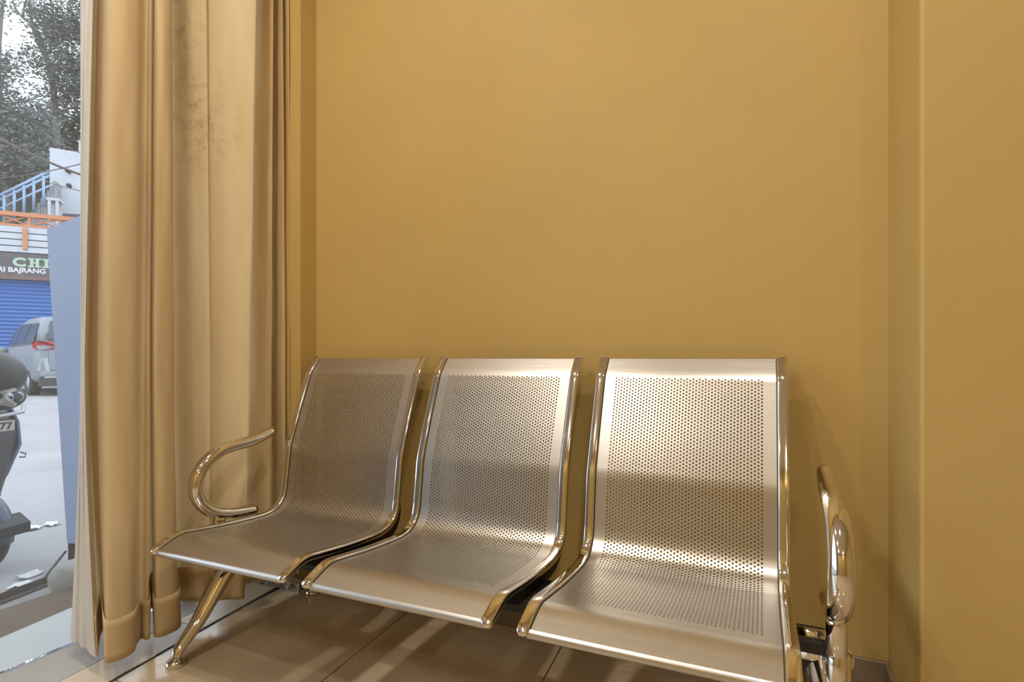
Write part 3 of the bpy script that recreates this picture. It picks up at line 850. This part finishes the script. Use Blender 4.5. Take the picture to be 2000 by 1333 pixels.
for sg in (1, -1):
    side_pane('side_window', [(.45, .865, 1.13), (1.25, .875, 1.13), (1.25, .72, 1.72), (.62, .715, 1.72)], sg)
    side_pane('side_window', [(1.32, .875, 1.12), (2.15, .87, 1.12), (2.15, .72, 1.73), (1.32, .72, 1.73)], sg)
    side_pane('side_window', [(2.22, .87, 1.11), (3.15, .85, 1.09), (2.82, .72, 1.66), (2.22, .72, 1.73)], sg)
    b = MB(); b.box((.75, sg * .90 - .02, .90), (.95, sg * .90 + .03, .93)); cp('door_handle', b, m_silver, body)
    b = MB(); b.box((1.9, sg * .905 - .02, .90), (2.1, sg * .905 + .03, .93)); cp('door_handle', b, m_silver, body)
    b = MB(); b.ellipsoid((3.0, sg * 1.02, 1.12), (.08, .12, .09), 14, 8); cp('wing_mirror', b, m_car, body)
    # tail lamps wrap the corner
    b = MB(); b.prism([Vector((-.03, sg * .36, .98)), Vector((-.03, sg * .36, 1.12)), Vector((-.03, sg * .80, 1.15)), Vector((.10, sg * .905, 1.15)), Vector((.36, sg * .925, 1.13)), Vector((.30, sg * .925, 1.00)), Vector((.10, sg * .905, .95)), Vector((-.03, sg * .80, .94))], (0, 0, DZ), (.03, -sg * .03, DZ)); tl_ = cp('tail_lamp', b, m_red, body)
    b = MB(); b.prism([Vector((-.025, sg * .66, .60)), Vector((-.025, sg * .70, .93)), Vector((-.025, sg * .82, .93)), Vector((.05, sg * .90, .62))], (0, 0, 0), (.03, 0, 0)); cp('lamp_cluster', b, m_silver, body)
b = MB(); b.prism([Vector((.02, -.70, 1.36)), Vector((.02, .70, 1.36)), Vector((.255, .60, 1.81)), Vector((.255, -.60, 1.81))], (0, 0, 0), (-.03, 0, .012)); cp('rear_window', b, m_cglass, gh)
b = MB(); b.box((-.03, -.38, 1.17), (.0, .38, 1.28)); cp('lamp_bar', b, m_silver, body)
b = MB(); b.box((-.02, -.68, .62), (.02, .68, 1.12)); tg_ = cp('tailgate', b, m_car, body); bevel(tg_, .015, 2)
b = MB(); b.box((-.03, -.26, .70), (-.02, .26, .82)); cp('number_plate', b, m_plate, tg_)
b = MB(); b.box((-.10, -.86, .46), (.10, .86, .60)); bu_ = cp('bumper', b, m_car, body); bevel(bu_, .04, 3)
b = MB(); b.box((-.09, -.84, .24), (.2, .84, .46)); cp('lower_bumper', b, m_cblack, bu_)
b = MB(); b.box((-.105, -.70, .445), (-.09, .78, .475)); cp('bumper_strip', b, m_silver, bu_)
for wx in (.85, 3.55):
    for sg in (1, -1):
        b = MB(); b.lathe([(.2, -.11), (.31, -.11), (.335, -.09), (.335, .09), (.31, .11), (.2, .11), (.2, -.11)], (wx, sg * .80, .335), (0, 1, 0), 28); wo = cp('wheel', b, m_tyre)
        b = MB(); b.lathe([(.03, -.115), (.19, -.10), (.20, 0), (.19, .10), (.03, .115)], (wx, sg * .80, .335), (0, 1, 0), 24); cp('hub', b, m_silver, wo)

# ---- shop across the street
DF = 19.0
fp = at(50, V0, DF); A39 = math.radians(39)
e1 = Vector((math.sin(A39), math.cos(A39), 0)); fn = Vector((math.cos(A39), -math.sin(A39), 0))
def fpt(u, v, out=0.0): return at_plane(u, v, fp + fn * out, fn)
def fx(u): 
    return (fpt(u, V0) - fp).dot(e1)
def fz(v, u=50): return fpt(u, v).z
def FP(x, z, out=0.0): return Vector((fp.x, fp.y, 0)) + e1 * x + fn * out + Vector((0, 0, z))
def fbox(b, x0, x1, z0, z1, o0, o1):
    P = [FP(x0, z0, o0), FP(x1, z0, o0), FP(x1, z1, o0), FP(x0, z1, o0)]
    return b.prism(P, (0, 0, 0), tuple(fn * (o1 - o0)))
XL, XRR = -3.2, 4.2
Zs0, Zs1 = fz(545), fz(497)          # sign band
Zp1 = fz(444)                        # parapet top
shop = empty('shop_building', FP(0, ZG)); tag(shop, 'white shop across the street with panelled parapet and side piers', 'building')
part('back_wall', fbox(MB(), XL, XRR, ZG, Zp1 - .1, -3.0, -.25), m_wht, shop)
part('pier', fbox(MB(), XL - .5, XL, ZG, Zp1, -3.0, .1), m_wht, shop)
part('pier', fbox(MB(), XRR, XRR + .5, ZG, Zp1, -3.0, .1), m_wht, shop)
nb = 4; zz = [Zs1 + .03 + (Zp1 - Zs1 - .03) * k / nb for k in range(nb + 1)]
for k in range(nb):
    o = part('parapet_panel', fbox(MB(), XL, XRR, zz[k] + .015, zz[k + 1] - .015, -.22, .06), m_wht, shop); bevel(o, .01, 1)
part('parapet_core', fbox(MB(), XL, XRR, Zs1, Zp1, -.24, .0), m_cblack, shop)
xo = fx(51)
part('orange_post', fbox(MB(), xo - .06, xo + .06, fz(488), fz(447), .06, .14), m_orange, shop)
# roller shutter
sh = empty('roller_shutter', FP(.4, ZG)); tag(sh, 'closed bright blue roller shutter of the shop', 'shutter')
part('guide', fbox(MB(), XL + .02, XL + .12, ZG, Zs0, -.2, -.02), m_bluemet, sh); part('guide', fbox(MB(), XRR - .12, XRR - .02, ZG, Zs0, -.2, -.02), m_bluemet, sh)
nsl = 27; hh = (Zs0 - ZG) / nsl
b = MB()
prf = [(0, -.02), (.12, .0), (.5, .025), (.85, .0), (1.0, -.02), (1.0, -.04), (0, -.04)]
P0 = [FP(XL + .1, ZG + hh * .98 * t_, -.1 + o_) - FP(XL + .1, ZG, -.1) for t_, o_ in prf]
b.prism(P0, (0, 0, 0), tuple(e1 * (XRR - XL - .2)))
me_slat = b.mesh('slat'); me_slat.materials.append(m_bluemet)
for k in range(nsl):
    o = link('slat', me_slat, None, sh); o.location = FP(XL + .1, ZG + hh * k, -.1) - sh.location
# sign
sg_ = empty('shop_sign', FP(0, Zs0)); tag(sg_, 'maroon shop sign with pale green and white lettering above the shutter', 'sign')
o = part('sign_panel', fbox(MB(), XL, XRR, Zs0, Zs1, .0, .12), m_signbg, sg_)
part('lower_edge', fbox(MB(), XL, XRR, Zs0 - .05, Zs0 + .08, .12, .14), mat('dusty_red_edge', (0.141, 0.077, 0.070), .7), sg_)
def fM(x, z, out): return Matrix(((e1.x, 0, fn.x, FP(x, z, out).x), (e1.y, 0, fn.y, FP(x, z, out).y), (0, 1, 0, z), (0, 0, 0, 1)))
za, zc = fz(523), fz(505); lh = zc - za
t = text_mesh('C', lh, fM(fx(27), za, .125), .012, .05, fx(53) - fx(27)); o = part('letter', t, m_green, sg_); o['label'] = 'pale green letter C'
def slab(u0, u1, cross):
    b = MB(); a, c = fx(u0), fx(u1); w_ = c - a; sw = w_ * (.30 if cross else .5)
    cols = ((a + .06, a + .06 + sw * .8), (c - .06 - sw * .8, c - .06)) if cross else (((a + c) / 2 - sw / 2, (a + c) / 2 + sw / 2),)
    for (p, q) in cols:
        fbox(b, p, q, za, zc, .122, .15)
        for (y0, y1) in ((za, za + lh * .17), (zc - lh * .17, zc)): fbox(b, p - .06, q + .06, y0, y1, .122, .149)
    if cross: fbox(b, a + .1, c - .1, za + lh * .42, za + lh * .6, .122, .148)
    return b
o = part('letter', slab(57, 83, True), m_green, sg_); o['label'] = 'pale green letter H'
o = part('letter', slab(86, 100, False), m_green, sg_); o['label'] = 'pale green letter I'
x0, x1 = fx(-1), fx(91)
t = text_mesh('RI BAJRANG', fz(524.5) - fz(537), fM(x0, fz(537), .125), .01, .03, x1 - x0); o = part('lettering', t, m_letter, sg_); o['label'] = 'white letters RI BAJRANG'
# orange balustrade on the terrace edge
ob = empty('orange_balustrade', FP(0, Zp1)); tag(ob, 'orange balustrade with crossed bars on top of the white parapet', 'balustrade')
zt, zb = fz(416), fz(441)
part('top_rail', fbox(MB(), XL, XRR, zt - .14, zt, -.1, .04), m_orange, ob)
part('bottom_rail', fbox(MB(), XL, XRR, Zp1, Zp1 + .08, -.1, .02), m_orange, ob)
nbar = 9
for k in range(nbar):
    xa, xb = XL + (XRR - XL) * k / nbar, XL + (XRR - XL) * (k + 1) / nbar
    part('cross_bar', MB().tube([FP(xa, Zp1 + .05, -.04), FP(xb, zt - .1, -.04)], .03, 6), m_orange, ob)
    part('cross_bar', MB().tube([FP(xa, zt - .1, -.03), FP(xb, Zp1 + .05, -.03)], .03, 6), m_orange, ob)
    part('post', fbox(MB(), xa - .04, xa + .04, Zp1, zt, -.09, .0), m_orange, ob)
# terrace deck and the hill/house behind
tz = Zp1 - .1
o = link('terrace', MB().prism([FP(XL - 6, tz - 3, -.26), FP(XRR + 10, tz - 3, -.26), FP(XRR + 10, tz - 3, -9), FP(XL - 6, tz - 3, -9)], (0, 0, 0), (0, 0, 3)), m_conc); tag(o, 'raised concrete terrace behind the shop parapet', kind='structure')
OUT = -4.5
def hp(u, v, out=OUT): return at_plane(u, v, fp + fn * out, fn)
def hx(u, out=OUT): return (hp(u, V0, out) - fp).dot(e1)
def hz(v, u=80, out=OUT): return hp(u, v, out).z
hs = empty('white_house', FP(hx(140), tz, OUT)); tag(hs, 'plain white house wall at the head of the blue-railed stairs', 'building')
xa, xb = hx(97), hx(97) + 6
P = [FP(xa, tz, OUT), FP(xb, tz, OUT), FP(xb, hz(330, 97) - .1, OUT), FP(xb, hz(330, 97) + .9, OUT), FP(xa, hz(290, 97), OUT)]
P = [FP(xa, tz, OUT), FP(xb, tz, OUT), FP(xb, hz(300, 97), OUT), FP(xa, hz(288, 97), OUT)]
part('wall', MB().prism(P, (0, 0, 0), tuple(fn * -3.5)), m_wht, hs)
o = part('parapet_block', MB().prism([hp(u, v) for u, v in ((116, 425), (175, 428), (175, 376), (116, 380))], (0, 0, 0), tuple(fn * .8)), m_wht, hs)
for (u, v) in ((136, 338), (138, 366)):
    c = hp(u, v); part('wall_lamp', MB().tube([c, c + fn * .25 + Vector((0, 0, .05))], .05, 8).ellipsoid(tuple(c + fn * .3), (.1, .1, .08), 10, 6), m_cblack, hs)
pw = empty('utility_pole', FP(hx(118), tz, OUT - .4)); tag(pw, 'pale slim pole rising above the white house', 'pole')
part('shaft', MB().tube([FP(hx(118), tz, OUT - 3.7), FP(hx(118), hz(214, 118), OUT - 3.7)], [.14, .11], 10), m_wht, pw)
part('cap', MB().lathe([(.12, 0), (.13, .03), (.02, .08)], FP(hx(118), hz(214, 118), OUT - 3.7), seg=12), m_cblack, pw)
# white stand on the terrace
st = empty('white_stand', FP(hx(104, -2), tz, -2)); tag(st, 'small white four-legged stand at the foot of the stairs', 'stand')
xa, xb = hx(93, -2), hx(114, -2); z1 = hz(386, 100, -2)
part('top', fbox(MB(), xa - .04, xb + .04, z1 - .1, z1, -2.6, -2), m_wht, st)
for xx in (xa, xb - .09):
    for oo in (-2.55, -2.1): part('leg', fbox(MB(), xx, xx + .09, tz, z1 - .1, oo, oo + .09), m_wht, st)
# stairs with blue railings
stair = empty('concrete_stairs', FP(hx(40, -3), tz, -3)); tag(stair, 'grey concrete stairs with pale blue railings climbing beside the white house', 'stairs')
ux0, ux1 = hx(20, -3), hx(108, -3); z0s, z1s = tz, hz(352, 100, -3)
n = 14
for k in range(n):
    xa = ux0 + (ux1 - ux0) * k / n; xb = ux0 + (ux1 - ux0) * (k + 1) / n
    part('step', fbox(MB(), xa, xb + .02, tz - .2, z0s + (z1s - z0s) * (k + 1) / n, -4.3, -3.1), m_conc, stair)
for (va, vb, rr_) in (((0, 382), (97, 334), .055), ((0, 391), (97, 343), .05), ((0, 408), (97, 363), .04)):
    a, b_ = hp(va[0], va[1], -3), hp(vb[0], vb[1], -3); d = (b_ - a)
    part('hand_rail', MB().tube([a - d * .15, b_], rr_, 8), m_rail, stair)
for u in (8, 28, 47, 66, 85):
    v = 386 - 48 * u / 97
    a = hp(u, v, -3); part('baluster', MB().tube([a, Vector((a.x, a.y, max(tz, a.z - 1.15)))], .05, 8), m_rail, stair)
# wooded slope behind
o = link('hillside', MB().prism([FP(-30, ZG, -9.5), FP(40, ZG, -9.5), FP(40, ZG, -40), FP(-30, ZG, -40)], (0, 0, 0), (0, 0, 10.2)), m_dark); tag(o, 'dark wooded slope behind the buildings', kind='structure')

# overhead cables
def cable(p, q, sag, r, label):
    pts = [p.lerp(q, k / 12) - Vector((0, 0, sag * 4 * (k / 12) * (1 - k / 12))) for k in range(13)]
    o = link('overhead_cable', MB().tube(pts, r, 6), m_wire); return tag(o, label, 'cable', 'overhead cables')
cable(at(-60, 240, 15), at(260, 372, 19), .2, .035, 'thick reddish overhead cable sloping down across the trees')
cable(at(-40, 352, 17), at(240, 296, 17.5), .15, .016, 'thin overhead cable rising towards the white house')
cable(at(90, 268, 17), at(260, 330, 17), .1, .014, 'thin overhead cable sloping down over the white house wall')
cable(at(90, 355, 17), at(260, 385, 17), .1, .012, 'lowest thin cable crossing the white house wall')

# trees: trunk, branches and leaf cloud
def tree(base, height, blobs, seed, label, ml, nleaf, lsize, branches):
    rn = random.Random(seed)
    t = empty('street_tree', base); tag(t, label, 'tree', 'trees behind the shop')
    for k, (pts, r0) in enumerate(branches):
        P = catmull(pts, 5); n = len(P)
        part('trunk' if k == 0 else 'branch', MB().tube(P, [r0 * (1 - .75 * i / (n - 1)) for i in range(n)], 8), m_bark, t)
    V, Fc = [], []
    tot = sum(r[0] * r[2] for _, r in blobs)
    for c, r in blobs:
        cnt = int(nleaf * r[0] * r[2] / tot)
        # twig clusters inside the blob
        cl_ = []
        for _ in range(max(6, cnt // 45)):
            d = Vector((rn.gauss(0, 1), rn.gauss(0, 1), rn.gauss(0, 1))).normalized() * rn.random() ** .45
            cl_.append(Vector(c) + Vector((d.x * r[0], d.y * r[1], d.z * r[2])))
        for _ in range(cnt):
            q = rn.choice(cl_) + Vector((rn.gauss(0, .36), rn.gauss(0, .36), rn.gauss(0, .28)))
            a = Vector((rn.uniform(-1, 1), rn.uniform(-1, 1), rn.uniform(-.6, .3))).normalized()
            b = a.cross(Vector((rn.uniform(-1, 1), rn.uniform(-1, 1), rn.uniform(-1, 1)))).normalized()
            s1 = lsize * rn.uniform(.6, 1.3); s2 = s1 * .42; i = len(V)
            V += [q - a * s1, q + b * s2, q + a * s1, q - b * s2]; Fc.append((i, i + 1, i + 2, i + 3))
    me = bpy.data.meshes.new('foliage'); me.from_pydata([tuple(v) for v in V], [], Fc); me.update()
    o = part('foliage', me, ml, t); o['kind'] = 'stuff'; return t
def B(u, v, d, ru, rv):
    sx = ru * d / F / 1.3; return (at(u, v, d), (sx, sx, rv * d / F))
DT = 30
tree(at(112, 330, DT), 18, [B(100, 60, DT, 42, 60), B(125, 130, DT, 40, 55), B(150, 40, DT, 40, 55), B(110, 190, DT, 30, 40), B(180, 150, DT, 45, 90), B(75, 120, DT, 22, 25), B(70, 12, DT, 30, 14)], 11,
     'tall leafy tree with thin bare branches behind the white house', m_leaf, 11000, .11,
     [([at(118, 430, DT), at(112, 330, DT), at(108, 220, DT), at(96, 130, DT), at(72, 75, DT), at(60, 30, DT), at(56, -60, DT)], .22),
      ([at(108, 220, DT), at(125, 215, DT - .5), at(150, 205, DT - .5), at(185, 180, DT)], .10),
      ([at(88, 105, DT), at(70, 55, DT), at(45, 35, DT), at(28, 10, DT), at(15, -40, DT)], .11),
      ([at(45, 35, DT), at(48, 10, DT), at(60, -30, DT)], .07),
      ([at(96, 130, DT), at(120, 110, DT), at(160, 130, DT)], .07),
      ([at(104, 190, DT), at(80, 188, DT), at(50, 196, DT)], .05)])
DT2 = 26
tree(at(20, 420, DT2), 14, [B(8, 130, DT2, 26, 40), B(0, 200, DT2, 40, 55), B(30, 270, DT2, 55, 50), B(70, 260, DT2, 40, 60), B(15, 330, DT2, 40, 50), B(80, 330, DT2, 40, 40), B(-45, 260, DT2, 60, 110), B(5, 20, DT2, 14, 18), B(55, 215, DT2, 32, 26)], 23,
     'dense dark green tree beside the blue-railed stairs', m_leaf2, 15000, .105,
     [([at(20, 470, DT2), at(15, 380, DT2), at(5, 280, DT2), at(-5, 180, DT2), at(-2, 90, DT2), at(8, -20, DT2)], .25),
      ([at(5, 280, DT2), at(30, 240, DT2), at(60, 225, DT2)], .09), ([at(0, 200, DT2), at(8, 150, DT2), at(30, 120, DT2)], .07)])
DT3 = 34
tree(at(160, 420, DT3), 14, [B(130, 260, DT3, 50, 45), B(60, 300, DT3, 60, 60), B(180, 250, DT3, 50, 80), B(0, 300, DT3, 60, 60)], 31,
     'hazy dark shrubbery filling the slope behind the stairs', m_leaf, 9000, .15,
     [([at(150, 440, DT3), at(150, 330, DT3), at(140, 230, DT3)], .2)])
